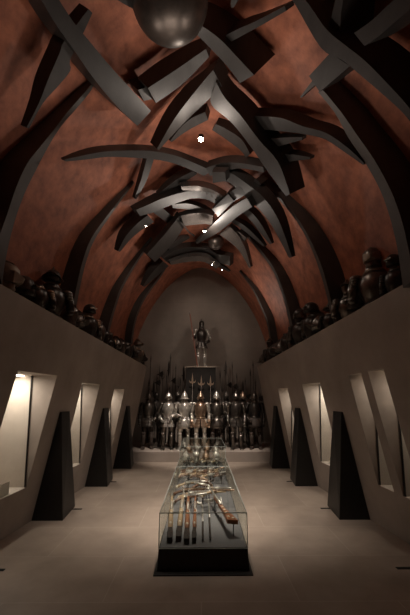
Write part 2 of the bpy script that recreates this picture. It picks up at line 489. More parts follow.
blade('curved_blade', 'broad crescent running from the top edge to the right picture edge', [
    (298,-10,285,-10,.6,.36),(310,6,296,6,.6,.38),(327,30,321,48,.6,.4),(345,45,342,60,.6,.42),(364,60,358,73,.6,.44),(386,82,380,92,.6,.46),(407,105,402,112,.6,.48),(424,128,420,134,.6,.48)])
blade('short_block', 'black faceted block standing above the broad crescent at upper right', [
    (338,-12,345,-10,.5,.5),(333,10,341,13,.5,.5),(327,33,340,40,.5,.5)], n=2)
blade('short_block', 'short wide lit block below the broad crescent at right', [
    (330,53,350,66,.48,.3),(309,76,319.5,92,.48,.3)], n=1)
blade('thin_blade', 'small forked hook left of the short lit block at right', [
    (312,81,315,85,.4,.12),(306,89,308,91,.4,.1),(300,97,301,98,.4,.06)])
blade('thin_blade', 'small spike at the top edge right of the sphere', [
    (240,-6,233,-8,.4,.1),(237,2,231,1,.4,.1),(233,8,231,7.5,.4,.06)])
blade('curved_blade', 'dark bar at the top edge touching the sphere on its left', [
    (122,-6,108,-6,.55,.15),(134,0,124,4,.55,.15),(147,6,139,12,.55,.15)])
blade('curved_blade', 'curved blade behind the brightest lamp, over its upper edge', [
    (205,112,208,120,.4,.2),(192,118,196,126,.4,.2),(181,127,184,133,.4,.16),(170,141,172,142,.4,.08)])
blade('curved_blade', 'toothed plate just right of the brightest lamp', [
    (216,124,212,130,.4,.16),(228,130,224,138,.4,.2),(242,140,240,150,.4,.2),(250,154,246,158,.4,.14)])
# middle distance
blade('thin_blade', 'slim slanting blade left of centre below the wide crescent', [
    (193,171,197,174,.34,.16),(176,180,180,185,.34,.16),(158,194,159,196,.34,.08)])
blade('curved_blade', 'dark arched blade in the middle distance ending at left in a wedge', [
    (136,210,140,216,.5,.16),(150,204,155,212,.5,.2),(165,197.5,169,206,.5,.22),(190,191,192,198.5,.5,.22),(212,193,208,200,.5,.2),(226,200,220,207,.5,.16)], mname='blade')
blade('curved_blade', 'upper arched blade in the middle distance, under the wide crescent', [
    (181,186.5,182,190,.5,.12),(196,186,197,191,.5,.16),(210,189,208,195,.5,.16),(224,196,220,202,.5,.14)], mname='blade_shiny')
blade('curved_blade', 'sickle hanging at left in the middle distance', [
    (118,251,120,252,.4,.1),(126,236,131,239,.4,.2),(137,224,143,229,.4,.24),(148,215,154,222,.4,.24)])
blade('curved_blade', 'inner arched blade beneath the middle distance arches', [
    (172,204.5,173,208,.5,.1),(186,203.5,187,209.5,.5,.14),(200,207,199,213,.5,.14),(214,215,209,220,.5,.12)], mname='blade')
blade('curved_blade', 'triangular plate behind the light plank at left', [
    (156,204,154,213,.3,.14),(166,211,162,219,.3,.14),(178,222,172,226,.3,.1)], n=2)
blade('plank_blade', 'straight greyish plank leaning at left in the middle distance', [
    (180,215,186,224,.5,.14),(165,234,172,245,.5,.14),(147,254,155,262,.5,.14)], n=2)
blade('curved_blade', 'polished plate reflecting the lamps at the ceiling centre', [
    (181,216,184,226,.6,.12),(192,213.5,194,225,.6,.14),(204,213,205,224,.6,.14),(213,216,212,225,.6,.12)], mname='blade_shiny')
blade('pointed_blade', 'bright dagger slanting across the middle distance toward lower left', [
    (247,198,252,207,.75,.18),(232,207,237,217,.75,.2),(214,223,219,232,.75,.2),(196,243,197,244,.75,.08)], mname='blade')
blade('thin_blade', 'small forked prong left of the second lamp', [
    (180,222,184,224,.6,.08),(188,232,190,233,.6,.08),(194,237,195,236,.6,.05)])
blade('curved_blade', 'bright wing shaped plate lit by the second lamp at right', [
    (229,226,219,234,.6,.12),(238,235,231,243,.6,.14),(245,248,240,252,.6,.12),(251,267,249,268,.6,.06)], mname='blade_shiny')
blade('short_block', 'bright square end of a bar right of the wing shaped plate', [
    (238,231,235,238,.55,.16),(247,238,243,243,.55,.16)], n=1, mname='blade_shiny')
blade('curved_blade', 'slender right hand arc in the middle distance, lower of two', [
    (233,219,231,222,.45,.12),(245,226,243,230,.45,.14),(256,236,254,239,.45,.12),(265,246,263,246.5,.45,.06)])
blade('curved_blade', 'slender right hand arc in the middle distance, upper of two', [
    (243,205,240,210,.4,.16),(255,216,252,222,.4,.16),(264,229,261,234,.4,.14),(272,243.5,270,244.5,.4,.06)])
blade('curved_blade', 'broad long sickle sweeping down right below the ceiling centre', [
    (212,173,214,182,.6,.18),(230,173,228,182,.6,.2),(247,184,240,192,.6,.22),(264,198,257,207,.6,.22),(279,221,272,226,.6,.18),(292,257,289,258,.6,.08)])
blade('short_block', 'short stub on the back of the broad long sickle', [
    (247,188,252,192,.45,.2),(256,179,261,184,.45,.2)], n=1)
blade('short_block', 'dark stub at the root of the broad long sickle', [
    (212,172,213,183,.75,.14),(225,172,226,181,.75,.14)], n=1)
blade('short_block', 'dark bar joining the middle distance arches at the ceiling centre', [
    (226,194,231,203,.6,.2),(240,186,246,195,.6,.2)], n=1)
blade('short_block', 'black bracket crossing the bright dagger', [
    (212,209,218,217,.65,.16),(228,194,234,201,.65,.16)], n=1)
# farthest cluster
blade('curved_blade', 'dark pointed blade at far left of the farthest cluster', [
    (143,286,144.5,287,.35,.1),(151,274,156,277,.35,.2),(163,261,169,266,.35,.24)])
blade('curved_blade', 'farthest arch of blades just above the back wall', [
    (163,258,168,263,.5,.18),(176,250,179,257,.5,.2),(192,247,194,253.5,.5,.2),(208,249,208,255,.5,.2),(224,258,221,263,.5,.18)])
blade('thin_blade', 'short dark blade above the farthest arch at left', [
    (168,247,170,250,.4,.1),(178,240,180,244,.4,.12),(189,236,190,238,.4,.08)])
blade('curved_blade', 'low inner arch of the farthest cluster at centre', [
    (170,262,171,265,.7,.1),(188,257,188,262,.7,.14),(205,257,204,262,.7,.14),(219,266,216,269,.7,.1)], mname='blade_shiny')
blade('short_block', 'squarish block at right of the farthest cluster', [
    (217,254,216,262,.55,.16),(230,256,230,266,.55,.16)], n=1)
blade('thin_blade', 'thin tail at the right end of the farthest cluster', [
    (211,262,210,266,.5,.08),(221,265,220,268,.5,.08),(230,271,229,272,.5,.04)])

# spheres
def sphere(label, px, py, off, r):
    c = on_vault(px, py, off)
    bm = bmesh.new()
    bmesh.ops.create_uvsphere(bm, u_segments=48, v_segments=32, radius=r)
    tag(obj('bronze_sphere', bm, M['sphere'], smooth=True, loc=c), label, 'sphere')
    bm.verts if False else None
sphere('large dark bronze sphere hanging at the top edge of the picture', 170, 0, 0.72, 0.45)
sphere('small dark bronze sphere among the far blades below the second lamp', 216, 242, 0.55, 0.24)

# ceiling lamps
def spot_lamp(label, px, py, off, r, aim, watts, angle, blend=0.6, rad=0.05, glow=0):
    p = on_vault(px, py, off)
    t = thing('ceiling_spotlight', label, 'lamp', p, 0, 'small ceiling spotlights')
    d = (Vector(aim) - p).normalized()
    q = d.to_track_quat('-Z', 'Y')
    m3 = q.to_matrix()
    bm = bmesh.new()
    add_lathe(bm, [(r*0.6, r*1.8), (r*1.0, r*1.6), (r*1.15, r*.5), (r*1.15, r*.3)], 14, rot=m3)
    obj('housing', bm, M['black'], t, True)
    bm = bmesh.new()
    add_ball(bm, (0, 0, 0), r, 1, 1, 1)
    obj('bulb', bm, M['bulb'], t, True)
    if glow:
        L = bpy.data.lights.new('lamp_spill', 'POINT'); L.energy = glow; L.color = (1.0, 0.88, 0.77); L.shadow_soft_size = r
        lo = bpy.data.objects.new('lamp_spill', L); COL.objects.link(lo); lo.location = p + d * (r * 2.2)
    if watts:
        L = bpy.data.lights.new('spot_beam', 'SPOT')
        L.energy = watts; L.spot_size = math.radians(angle); L.spot_blend = blend
        L.shadow_soft_size = rad; L.color = (1.0, 0.88, 0.77)
        lo = bpy.data.objects.new('spot_beam', L); COL.objects.link(lo)
        lo.location = p + d * (r + 0.06); lo.rotation_euler = q.to_euler()
spot_lamp('brightest ceiling spotlight, glaring beneath the kite shaped blade', 201, 139, 0.9, 0.045, (0.0, 7.0, 0), 1000, 56, .9, .05, 16)
spot_lamp('second ceiling spotlight, glowing at the centre of the far blades', 204.5, 231, 0.95, 0.035, (0, 11.2, 1.2), 1050, 40, .6, .05, 30)
spot_lamp('tiny spotlight under the farthest arch, left of the last one', 212, 264.5, 0.75, 0.013, (0.0, 11.5, 1.0), 160, 40)
spot_lamp('tiny spotlight at the right end of the farthest cluster', 222, 269.5, 0.7, 0.013, (0.4, 11.5, 1.0), 0, 40)
spot_lamp('small spotlight at the left pointed end of the middle arch', 146, 226, 0.55, 0.016, (0.0, 7, 0), 0, 40)

def spot(name, loc, aim, watts, angle, blend=0.7, rad=0.15, col=(1.0, 0.88, 0.77)):
    L = bpy.data.lights.new(name, 'SPOT')
    L.energy = watts; L.spot_size = math.radians(angle); L.spot_blend = blend
    L.shadow_soft_size = rad; L.color = col
    lo = bpy.data.objects.new(name, L); COL.objects.link(lo)
    lo.location = loc
    lo.rotation_euler = (Vector(aim) - Vector(loc)).to_track_quat('-Z', 'Y').to_euler()
# added vault fill, no fixtures: some low in the hall, more along wall tops
spot('vault_fill_light', (0.9, 4.6, 0.8), (0.6, 2.4, 6.2), 250, 56, 1.0, .8)
spot('vault_fill_light', (-0.9, 4.6, 0.8), (-0.6, 2.4, 6.2), 230, 56, 1.0, .8)
spot('vault_fill_light', (0.6, 8.2, 0.8), (0.5, 5.2, 6.9), 200, 52, 1.0, .8)
spot('vault_fill_light', (-0.6, 8.2, 0.8), (-0.5, 5.2, 6.9), 170, 52, 1.0, .8)
for sx in (-1, 1):
    for y, wt in ((4.4, 95), (6.6, 85), (8.8, 80), (10.8, 60)):
        spot('vault_fill_light', (sx * (WX(3.1, y) - .12), y, 3.45), (-sx * 1.15, y - 1.3, 6.3), wt, 66, 1.0, .25)
    spot('vault_fill_light', (sx * 1.2, 11.9, 3.1), (sx * 0.9, 11.4, 6.5), 40, 75, 1.0, .3)
spot('vault_fill_light', (0.9, 11.2, 4.6), (2.3, 10.2, 5.2), 34, 80)
# back wall, wall wash from two sides
for sx in (-1, 1):
    spot('back_wall_spot', (sx * 1.5, 9.4, 5.0), (-sx * 0.5, 13.2, 3.9), 58, 75)
# downlights for the case and floor
spot('case_downlight', (0.0, 4.0, 5.8), (0.0, 6.2, 0.0), 760, 30)

w = bpy.data.worlds.new('world'); S.world = w
w.use_nodes = True
w.node_tree.nodes['Background'].inputs[0].default_value = (0.02, 0.016, 0.012, 1)
w.node_tree.nodes['Background'].inputs[1].default_value = 0.3
#PART2
# ------------------------------------------------------------------ armour pieces (front faces -Y)
def helmet_bm(kind, s=1.0):
    """helmet shell with its base ring at z=0, about 0.3 high"""
    bm = bmesh.new(); vis = bmesh.new(); dec = bmesh.new()
    if kind == 'morion':
        add_lathe(bm, [(.115,0),(.12,.06),(.112,.11),(.085,.165),(.045,.2),(.008,.22)], 16, 0.9, 1.12)
        # upswept brim
        rings = []
        for r, dz in ((.112, .055), (.17, .03), (.172, .037), (.112, .065)):
            rings.append([(math.cos(a)*r*0.82, math.sin(a)*r*1.25, dz + 0.055*abs(math.sin(a))**4*(r/.17)) for a in [2*PI*k/18 for k in range(18)]])
        add_hull(vis, rings, cap=False)
        pts = [(-.14,.1),(-.1,.19),(-.04,.25),(.02,.265),(.07,.24),(.12,.18),(.145,.1)]
        add_prism(dec, [(y, z) for y, z in pts] + [(.1,.1),(0,.17),(-.1,.1)], .014, axis=0)
    elif kind == 'cabasset':
        add_lathe(bm, [(.118,0),(.122,.05),(.11,.12),(.08,.185),(.04,.235),(.012,.27),(.004,.285)], 16, 0.92, 1.08)
        add_lathe(vis, [(.115,.03),(.165,.012),(.168,.018),(.116,.05)], 18, .95, 1.12)
        add_ball(dec, (0, 0.0, .288), .012)
    elif kind == 'close':
        add_lathe(bm, [(.085,-.06),(.1,-.03),(.088,0),(.112,.05),(.12,.12),(.112,.18),(.08,.225),(.035,.25),(.004,.255)], 16, 0.9, 1.15)
        add_hull(vis, [[(-.098,-.02,.14),(.098,-.02,.14),(.1,-.02,.03),(-.1,-.02,.03)],
                       [(-.092,-.1,.15),(.092,-.1,.15),(.09,-.1,.02),(-.09,-.1,.02)],
                       [(-.012,-.185,.1),(.012,-.185,.1),(.014,-.17,.045),(-.014,-.17,.045)]])
        add_prism(dec, [(-.12,.16),(-.06,.255),(.02,.285),(.09,.255),(.14,.15),(.1,.14),(0,.24),(-.09,.15)], .016, axis=0)
    elif kind == 'sallet':
        add_lathe(bm, [(.13,.0),(.125,.06),(.12,.12),(.1,.175),(.06,.215),(.02,.23),(.003,.232)], 16, .9, 1.18)
        add_hull(vis, [[(-.1,.1,.0),(.1,.1,.0),(.1,.1,.02),(-.1,.1,.02)],[(-.05,.21,-.05),(.05,.21,-.05),(.05,.21,-.035),(-.05,.21,-.035)]])
        add_prism(dec, [(-.14,.12),(-.18,.1),(-.17,.09),(-.13,.08)], .13, axis=0)
    else:  # burgonet with peak, cheek pieces and comb
        add_lathe(bm, [(.095,-.05),(.1,-.02),(.095,.0),(.115,.07),(.118,.13),(.1,.185),(.06,.225),(.02,.24),(.003,.243)], 16, .88, 1.15)
        add_hull(vis, [[(-.09,-.1,.125),(.09,-.1,.125),(.09,-.1,.14),(-.09,-.1,.14)],[(-.05,-.2,.12),(.05,-.2,.12),(.05,-.2,.13),(-.05,-.2,.13)],[(-.012,-.235,.125),(.012,-.235,.125),(.012,-.235,.131),(-.012,-.235,.131)]])
        add_prism(dec, [(-.13,.15),(-.08,.25),(0,.3),(.08,.275),(.14,.17),(.1,.15),(0,.235),(-.09,.16)], .014, axis=0)
    for b in (bm, vis, dec):
        for v in b.verts: v.co *= s
    return bm, vis, dec

HNAME = {'morion': ('skull','brim','comb'), 'cabasset': ('skull','brim','finial'), 'close': ('skull','visor','comb'), 'sallet': ('skull','tail','peak'), 'burgonet': ('skull','peak','comb')}

def put_helmet(parent, kind, m, loc, s=1.0, dm=None, rz=0.0, sub=True):
    a, b, c = helmet_bm(kind, s)
    n = HNAME[kind]
    if sub:
        h = obj('helmet', a, m, parent, True, loc); h.rotation_euler[2] = rz
    else:
        h = obj(n[0], a, m, parent, True, loc); h.rotation_euler[2] = rz
    t = h if sub else parent
    for q, nm in ((b, n[1]), (c, n[2])):
        o = obj(nm, q, dm or m, t)
        if not sub: o.location = loc; o.rotation_euler[2] = rz
    return h

def cuirass_bm(w=1.0):
    bm = bmesh.new()
    add_lathe(bm, [(.13,0),(.128,.03),(.15,.1),(.172,.2),(.178,.3),(.165,.4),(.13,.46),(.085,.49),(.08,.535),(.09,.55)], 18, 1.12*w, .78*w, ridge=.35)
    return bm

def pauldron_bm(s):
    bm = bmesh.new()
    for k in range(4):
        r = .098 - .010*k
        add_ball(bm, (s*(.215+.016*k), 0.0, -.045*k), r, .78, 1.0, .62, 12)
    return bm

def arm_bm(s, pose):
    """shoulder at (s*.24,0,0); returns arm tube and gauntlet bmesh"""
    sh = Vector((s*.245, 0, -.06))
    if pose == 'down':
        el = Vector((s*.28, .02, -.33)); wr = Vector((s*.275, -.06, -.57)); hd = Vector((s*.27, -.09, -.68))
    elif pose == 'hip':
        el = Vector((s*.325, .06, -.30)); wr = Vector((s*.22, -.12, -.47)); hd = Vector((s*.15, -.17, -.53))
    elif pose == 'hold':
        el = Vector((s*.30, .0, -.31)); wr = Vector((s*.27, -.22, -.28)); hd = Vector((s*.28, -.31, -.24))
    else:  # front
        el = Vector((s*.30, .03, -.31)); wr = Vector((s*.17, -.2, -.36)); hd = Vector((s*.10, -.25, -.36))
    bm = bmesh.new()
    add_tube(bm, [sh, (sh*.5+el*.5), el*.97+sh*.03], [.062,.06,.05], 10)
    add_ball(bm, el, .062, 1, 1, 1, 10)
    add_ball(bm, el + Vector((s*.03, .0, 0)), .05, .5, 1.3, 1.1, 10)
    add_tube(bm, [el, el*.5+wr*.5, wr], [.048,.054,.04], 10)
    g = bmesh.new()
    d = (hd - wr).normalized()
    add_tube(g, [wr - d*.09, wr, wr + d*.03], [.068,.044,.04], 10)
    add_tube(g, [wr + d*.01, hd - d*.01], [.04,.044], 8, .6)
    side = d.cross(Vector((0, 1, 0)))
    if side.length < .1: side = Vector((0, 0, 1))
    side.normalize()
    curl = Vector((0, -1, 0)) if abs(d.y) < .7 else Vector((0, 0, -1))
    for k in range(4):
        b = hd - d*.015 + side*(k-1.5)*.021
        ln = (.06, .07, .065, .05)[k]
        add_tube(g, [b, b + d*ln*.55 + curl*.008, b + d*ln*.8 + curl*.035, b + d*ln*.55 + curl*.06], [.012,.0115,.011,.009], 6)
    b = wr + d*.03 - side*.04
    add_tube(g, [b, b + d*.03 - side*.018, b + d*.065 - side*.01 + curl*.02], [.013,.012,.009], 6)
    return bm, g

def leg_bm(s, st=0.0):
    x = s*.115
    kn = Vector((x*1.1, -.02 - st, -.47)); an = Vector((x*1.15, .02 - st*.6, -.86)); hp = Vector((x, 0, 0))
    bm = bmesh.new()
    add_tube(bm, [hp, hp*.6+kn*.4, hp*.1+kn*.9], [.098,.096,.066], 12)
    add_ball(bm, kn, .072, 1, 1, 1, 10)
    add_ball(bm, kn + Vector((s*.05, .0, 0)), .055, .35, 1.2, 1.2, 10)
    add_tube(bm, [kn*.95+an*.05, kn*.65+an*.35, kn*.25+an*.75, an], [.062,.07,.052,.046], 12)
    f = bmesh.new()
    add_hull(f, [[(an.x-.045,an.y+.06,-.94),(an.x+.045,an.y+.06,-.94),(an.x+.04,an.y+.05,-.85),(an.x-.04,an.y+.05,-.85)],
                 [(an.x-.055,an.y-.06,-.94),(an.x+.055,an.y-.06,-.94),(an.x+.045,an.y-.05,-.86),(an.x-.045,an.y-.05,-.86)],
                 [(an.x-.06+s*.02,an.y-.15,-.94),(an.x+.06+s*.02,an.y-.15,-.94),(an.x+.05+s*.02,an.y-.14,-.895),(an.x-.05+s*.02,an.y-.14,-.895)],
                 [(an.x-.03+s*.03,an.y-.23,-.94),(an.x+.03+s*.03,an.y-.23,-.94),(an.x+.025+s*.03,an.y-.22,-.92),(an.x-.025+s*.03,an.y-.22,-.92)]])
    return bm, f

def suit(label, loc, kind, mats, rz=0.0, poses=('down','down'), skirt='tasset', scale=1.0, full_legs=True, group='suits of armour on the platform'):
    """mats: helmet, body, limbs, trim"""
    t = thing('suit_of_armor', label, 'suit of armour', loc, rz, group)
    t.scale = (scale,)*3
    hm, bo, li, tr = [M[k] for k in mats]
    put_helmet(t, kind, hm, (0, -.01, 1.545), 1.0, tr)
    face = bmesh.new(); add_lathe(face, [(.055,1.44),(.06,1.5),(.075,1.55),(.078,1.6),(.07,1.64)], 12, .9, 1.0)
    obj('arming_cap', face, M['leather'], t, True)
    c = obj('cuirass', cuirass_bm(), bo, t, True, (0, 0, .96))
    g = bmesh.new()
    add_lathe(g, [(.135,.0),(.145,.012),(.145,.03),(.135,.042)], 18, 1.14, .82, ridge=.3)
    obj('waist_belt', g, tr, t, True, (0, 0, .955))
    g = bmesh.new(); add_lathe(g, [(.1,0),(.115,.012),(.1,.04),(.085,.07),(.088,.075)], 16, 1.1, .95, (0,0,1.435))
    obj('gorget', g, tr, t, True)
    for s, po in zip((-1, 1), poses):
        obj('pauldron', pauldron_bm(s), li, t, True, (0, 0, 1.40))
        a, gt = arm_bm(s, po)
        ar = obj('arm', a, li, t, True, (0, 0, 1.40))
        obj('gauntlet', gt, tr if li is not bo else li, ar, True)
    if skirt == 'tasset':
        for s in (-1, 1):
            b = bmesh.new()
            rings = []
            for k in range(7):
                z = .96 - .045*k
                r = .15 + .012*k + (.006 if k % 2 else 0)
                ring = []
                for j in range(7):
                    a = -PI/2 + s*(0.08 + j*.2)
                    ring.append((math.cos(a)*r*1.12, math.sin(a)*r*.85, z))
                for j in range(6, -1, -1):
                    a = -PI/2 + s*(0.08 + j*.2)
                    ring.append((math.cos(a)*(r-.012)*1.12, math.sin(a)*(r-.012)*.85, z))
                rings.append(ring)
            add_hull(b, rings)
            obj('tasset', b, bo, t)
        b = bmesh.new(); add_lathe(b, [(.135,.97),(.16,.9),(.165,.8)], 16, 1.08, .8)
        obj('mail_skirt', b, M['leather'], t, True)
    else:
        b = bmesh.new(); add_lathe(b, [(.138,.98),(.18,.88),(.215,.75),(.23,.64)], 20, 1.05, .85, ridge=.12)
        obj('skirt', b, bo if skirt == 'steel' else M['leather'], t, True)
    for s in (-1, 1):
        l, f = leg_bm(s, .05 if s < 0 else -.02)
        lg = obj('leg', l, li if full_legs else M['leather'], t, True, (0, 0, .94))
        obj('sabaton', f, li if full_legs else M['leather'], lg)
    return t

PZ = 0.28
knights = [  # px of helmet, y, label, helmet, mats, poses, skirt, rz, legs
    (149, 11.55, 'dark suit of armour with one pale shoulder strap, farthest left in the front rank', 'cabasset', ('dsteel','dsteel','bsteel','dsteel'), ('down','hip'), 'tasset', .2, False),
    (168.5, 11.4, 'grey suit of armour with a ridged breastplate, second from left in the front rank', 'morion', ('steel','steel','dsteel','steel'), ('hip','front'), 'tasset', .1, True),
    (184.5, 11.35, 'bright suit of armour with a tall pointed helmet, left of the gilded one', 'cabasset', ('steel','steel','steel','steel'), ('front','down'), 'steel', .05, True),
    (200.5, 11.2, 'gilded suit of armour with rounded helmet at the centre of the front rank', 'morion', ('gilt','gilt','steel','gilt'), ('down','down'), 'tasset', 0, True),
    (216.5, 11.45, 'grey suit of armour with a plain skirt, right of the gilded one', 'cabasset', ('steel','dsteel','dsteel','dsteel'), ('front','hold'), 'steel', -.05, False),
    (236, 11.4, 'blackened suit of armour with steel forearms, second from right in the front rank', 'morion', ('dsteel','bsteel','dsteel','dsteel'), ('down','down'), 'tasset', -.12, True),
    (254.5, 11.5, 'black suit of armour at the right end of the front rank, beside the right wall', 'cabasset', ('dsteel','bsteel','bsteel','dsteel'), ('hip','down'), 'leather', -.2, False),
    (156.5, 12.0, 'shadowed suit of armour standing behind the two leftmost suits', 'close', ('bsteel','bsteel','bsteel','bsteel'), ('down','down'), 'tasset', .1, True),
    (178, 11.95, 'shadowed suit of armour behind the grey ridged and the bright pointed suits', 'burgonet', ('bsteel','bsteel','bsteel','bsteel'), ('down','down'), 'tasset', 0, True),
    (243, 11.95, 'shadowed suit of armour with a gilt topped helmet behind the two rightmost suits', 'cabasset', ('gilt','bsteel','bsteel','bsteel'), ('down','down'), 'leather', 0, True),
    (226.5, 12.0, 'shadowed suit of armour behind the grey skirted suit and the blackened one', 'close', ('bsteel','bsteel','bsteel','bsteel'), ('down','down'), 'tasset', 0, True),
]
for px, y, lab, kind, mats, poses, sk, rz, lg in knights:
    x = at_y(px, 400, y).x
    suit(lab, (x, y, PZ), kind, mats, rz, poses, sk, 1.0, lg)

# round shield on the right-hand black suit's arm side
# plinth with its armoured figure
t = thing('plinth', 'tall dark square plinth behind the gilded suit, carrying an armoured figure', 'plinth', (-.035, 12.25, PZ))
b = bmesh.new(); add_hull(b, [[(-.5,-.34,0),(.5,-.34,0),(.5,.4,0),(-.5,.4,0)], [(-.53,-.34,2.64),(.53,-.34,2.64),(.53,.4,2.64),(-.53,.4,2.64)]])
obj('body', b, M['plinth'], t)
obj('top_slab', box(-.55,.55,-.36,.42,2.64,2.675), M['edge'], t)
suit('armoured figure holding a lance, standing high on the dark plinth', (-.02, 12.2, PZ + 2.675), 'burgonet', ('bsteel','bsteel','steel','bsteel'), 0.1, ('hold','hip'), 'tasset', .97, True, None)
pl0 = at_y(190, 314, 11.95); pl1 = at_y(197.5, 366, 11.95)
pl1.z = PZ + 2.676; 
b = bmesh.new(); add_tube(b, [pl1, pl0], [.022, .018], 8)
t = tag(obj('lance', b, M['redshaft']), 'long reddish lance held upright by the figure on the plinth', 'lance')
b = bmesh.new(); d = (pl0 - pl1).normalized(); add_tube(b, [pl0 - d*.02, pl0 + d*.03, pl0 + d*.16], [.016, .022, .002], 6)
obj('spearhead', b, M['dsteel'], t)

# ------------------------------------------------------------------ polearms
def head_bm(kind):
    b = bmesh.new()
    if kind == 'pike':
        add_tube(b, [(0,0,0),(0,0,.05),(0,0,.1),(0,0,.3)], [.018,.016,.024,.001], 6, .5)
    elif kind == 'halberd':
        add_tube(b, [(0,0,0),(0,0,.2),(0,0,.55)], [.016,.014,.001], 6)
        add_prism(b, [(.01,.02),(.13,-.04),(.16,.08),(.13,.2),(.01,.14)], .012)
        add_prism(b, [(-.01,.12),(-.13,.06),(-.02,.05)], .012)
    elif kind == 'partisan':
        add_prism(b, [(0,.52),(.05,.16),(.055,.1),(.11,.13),(.13,.18),(.125,.07),(.06,.03),(.015,0),(-.015,0),(-.06,.03),(-.125,.07),(-.13,.18),(-.11,.13),(-.055,.1),(-.05,.16)], .012)
    elif kind == 'glaive':
        add_prism(b, [(-.015,0),(.02,0),(.05,.12),(.055,.35),(.02,.6),(-.02,.45),(-.025,.2)], .01)
        add_prism(b, [(-.02,.16),(-.08,.2),(-.025,.22)], .01)
    elif kind == 'crescent':
        add_prism(b, [(0,.40),(.022,.2),(.03,.12),(.06,.1),(.095,.12),(.115,.17),(.11,.09),(.075,.055),(.03,.05),(.012,0),(-.012,0),(-.03,.05),(-.075,.055),(-.11,.09),(-.115,.17),(-.095,.12),(-.06,.1),(-.03,.12),(-.022,.2)], .012)
    else:  # fork
        add_tube(b, [(0,0,0),(0,0,.06)], .018, 6)
        for s in (-1, 1):
            add_tube(b, [(0,0,.05),(s*.05,0,.08),(s*.06,0,.16),(s*.045,0,.4)], [.014,.013,.011,.001], 6)
        add_tube(b, [(0,0,.05),(0,0,.52)], [.013,.001], 6)
    return b
KW = {'pike': 'leaf headed pike', 'halberd': 'axe headed halberd', 'partisan': 'winged partisan', 'glaive': 'broad bladed glaive', 'fork': 'three pronged fork'}
shaft_mesh = {}
head_mesh = {}
rng = random.Random(11)
def polearm(kind, x, y, length, label, group, tilt=0.0, hm='bsteel', sm='shaft', rz=0.0):
    t = thing('polearm', label, 'polearm', (x, y, PZ), rz, group)
    t.rotation_euler = (0, tilt, rz)
    b = bmesh.new(); add_tube(b, [(0,0,0.003),(0,0,length)], [.016,.013], 7)
    obj('shaft', b, M[sm], t, True)
    if (kind, hm) not in head_mesh:
        o = obj('head', head_bm(kind), M[hm], t); head_mesh[(kind, hm)] = o.data
    else:
        o = bpy.data.objects.new('head', head_mesh[(kind, hm)]); COL.objects.link(o); o.parent = t
    o.location = (0, 0, length)
    return t
left = [(146.5,392,'pike'),(148.5,378,'pike'),(151,354,'pike'),(154,380,'glaive'),(157,370,'halberd'),(160.5,362,'halberd'),(163.5,366,'fork'),(166.5,372,'pike'),(168,360,'glaive'),(170.5,353,'pike'),(173.5,368,'halberd'),(176,363,'pike'),(179,374,'fork'),(181,377,'pike'),(183.5,365,'glaive')]
right = [(220,370,'pike'),(222.5,378,'fork'),(225.5,360,'glaive'),(228,372,'halberd'),(231.5,361,'pike'),(234,374,'halberd'),(237,372,'pike'),(239.5,378,'fork'),(242,380,'glaive'),(244.5,376,'pike'),(247,384,'halberd'),(249.5,368,'pike'),(252,360,'pike'),(255.5,378,'pike'),(258.5,386,'halberd'),(261,392,'pike')]
HL = {'pike': .3, 'halberd': .55, 'partisan': .52, 'glaive': .6, 'fork': .52}
for side, lst in (('left', left), ('right', right)):
    for i, (px, py, kind) in enumerate(lst):
        y = 12.55 + (i % 3) * .2
        p = at_y(px, py, y)
        polearm(kind, p.x, y, p.z - PZ - HL[kind], '%s, %s from the left in the dark polearm rank %s of the plinth' % (KW[kind], ORD[i], side), 'polearms ranked %s of the plinth' % side, rng.uniform(-.012, .012), rz=rng.uniform(-.7, .7))
for i, (px, w) in enumerate(((192.5, 'left'), (201.3, 'middle'), (210.5, 'right'))):
    p = at_y(px, 374 + 2*(i != 0), 11.75)
    polearm('crescent', p.x, 11.75, p.z - PZ - .36, 'gilt headed winged partisan before the plinth, %s of three' % w, 'gilt partisans before the plinth', hm='gilt', sm='shaft')

# ------------------------------------------------------------------ parapet pieces
def half_armor(name, label, loc, rz, kind, mats, s, group, tilt=0.0):
    t = thing(name, label, 'bust armour', loc, rz, group)
    t.scale = (s*1.25, s*1.15, s)
    hm, bo, tr = [M[k] for k in mats]
    b = bmesh.new(); add_lathe(b, [(.13,0.002),(.13,.012),(.1,.02),(.1,.06)], 12)
    obj('stand', b, M['black'], t)
    obj('cuirass', cuirass_bm(1.05), bo, t, True, (0,0,.05))
    g = bmesh.new(); add_lathe(g, [(.135,.0),(.17,-.03),(.175,-.045),(.13,.02)], 18, 1.14, .85, ridge=.3)
    obj('waist_flange', g, bo, t, True, (0,0,.06))
    g = bmesh.new(); add_lathe(g, [(.1,0),(.125,.012),(.105,.04),(.085,.07),(.088,.075)], 16, 1.1, .95, (0,0,.525))
    obj('gorget', g, tr, t, True)
    for sd in (-1, 1):
        pa = obj('pauldron', pauldron_bm(sd), tr if sd > 0 else bo, t, True, (0,0,.49))
        b = bmesh.new(); add_tube(b, [(sd*.25,0,-.08),(sd*.275,.01,-.2),(sd*.285,.0,-.32)], [.066,.062,.05], 10)
        add_ball(b, (sd*.285,0,-.33), .058, 1, 1, 1, 10)
        obj('arm', b, bo, t, True, (0,0,.49))
    if kind:
        put_helmet(t, kind, hm, (0,-.01,.66), 1.05, tr, rz=tilt)
    return t
def lone_helmet(label, loc, rz, kind, m, s, group):
    t = thing('helmet', label, 'helmet', loc, rz, group)
    t.scale = (s,)*3
    b = bmesh.new(); add_lathe(b, [(.09,0.002),(.09,.012),(.03,.03),(.03,.09),(.085,.13),(.06,.16)], 12)
    obj('stand', b, M['black'], t, True)
    put_helmet(t, kind, M[m], (0,0,.1), 1.15, None, sub=False)
    return t
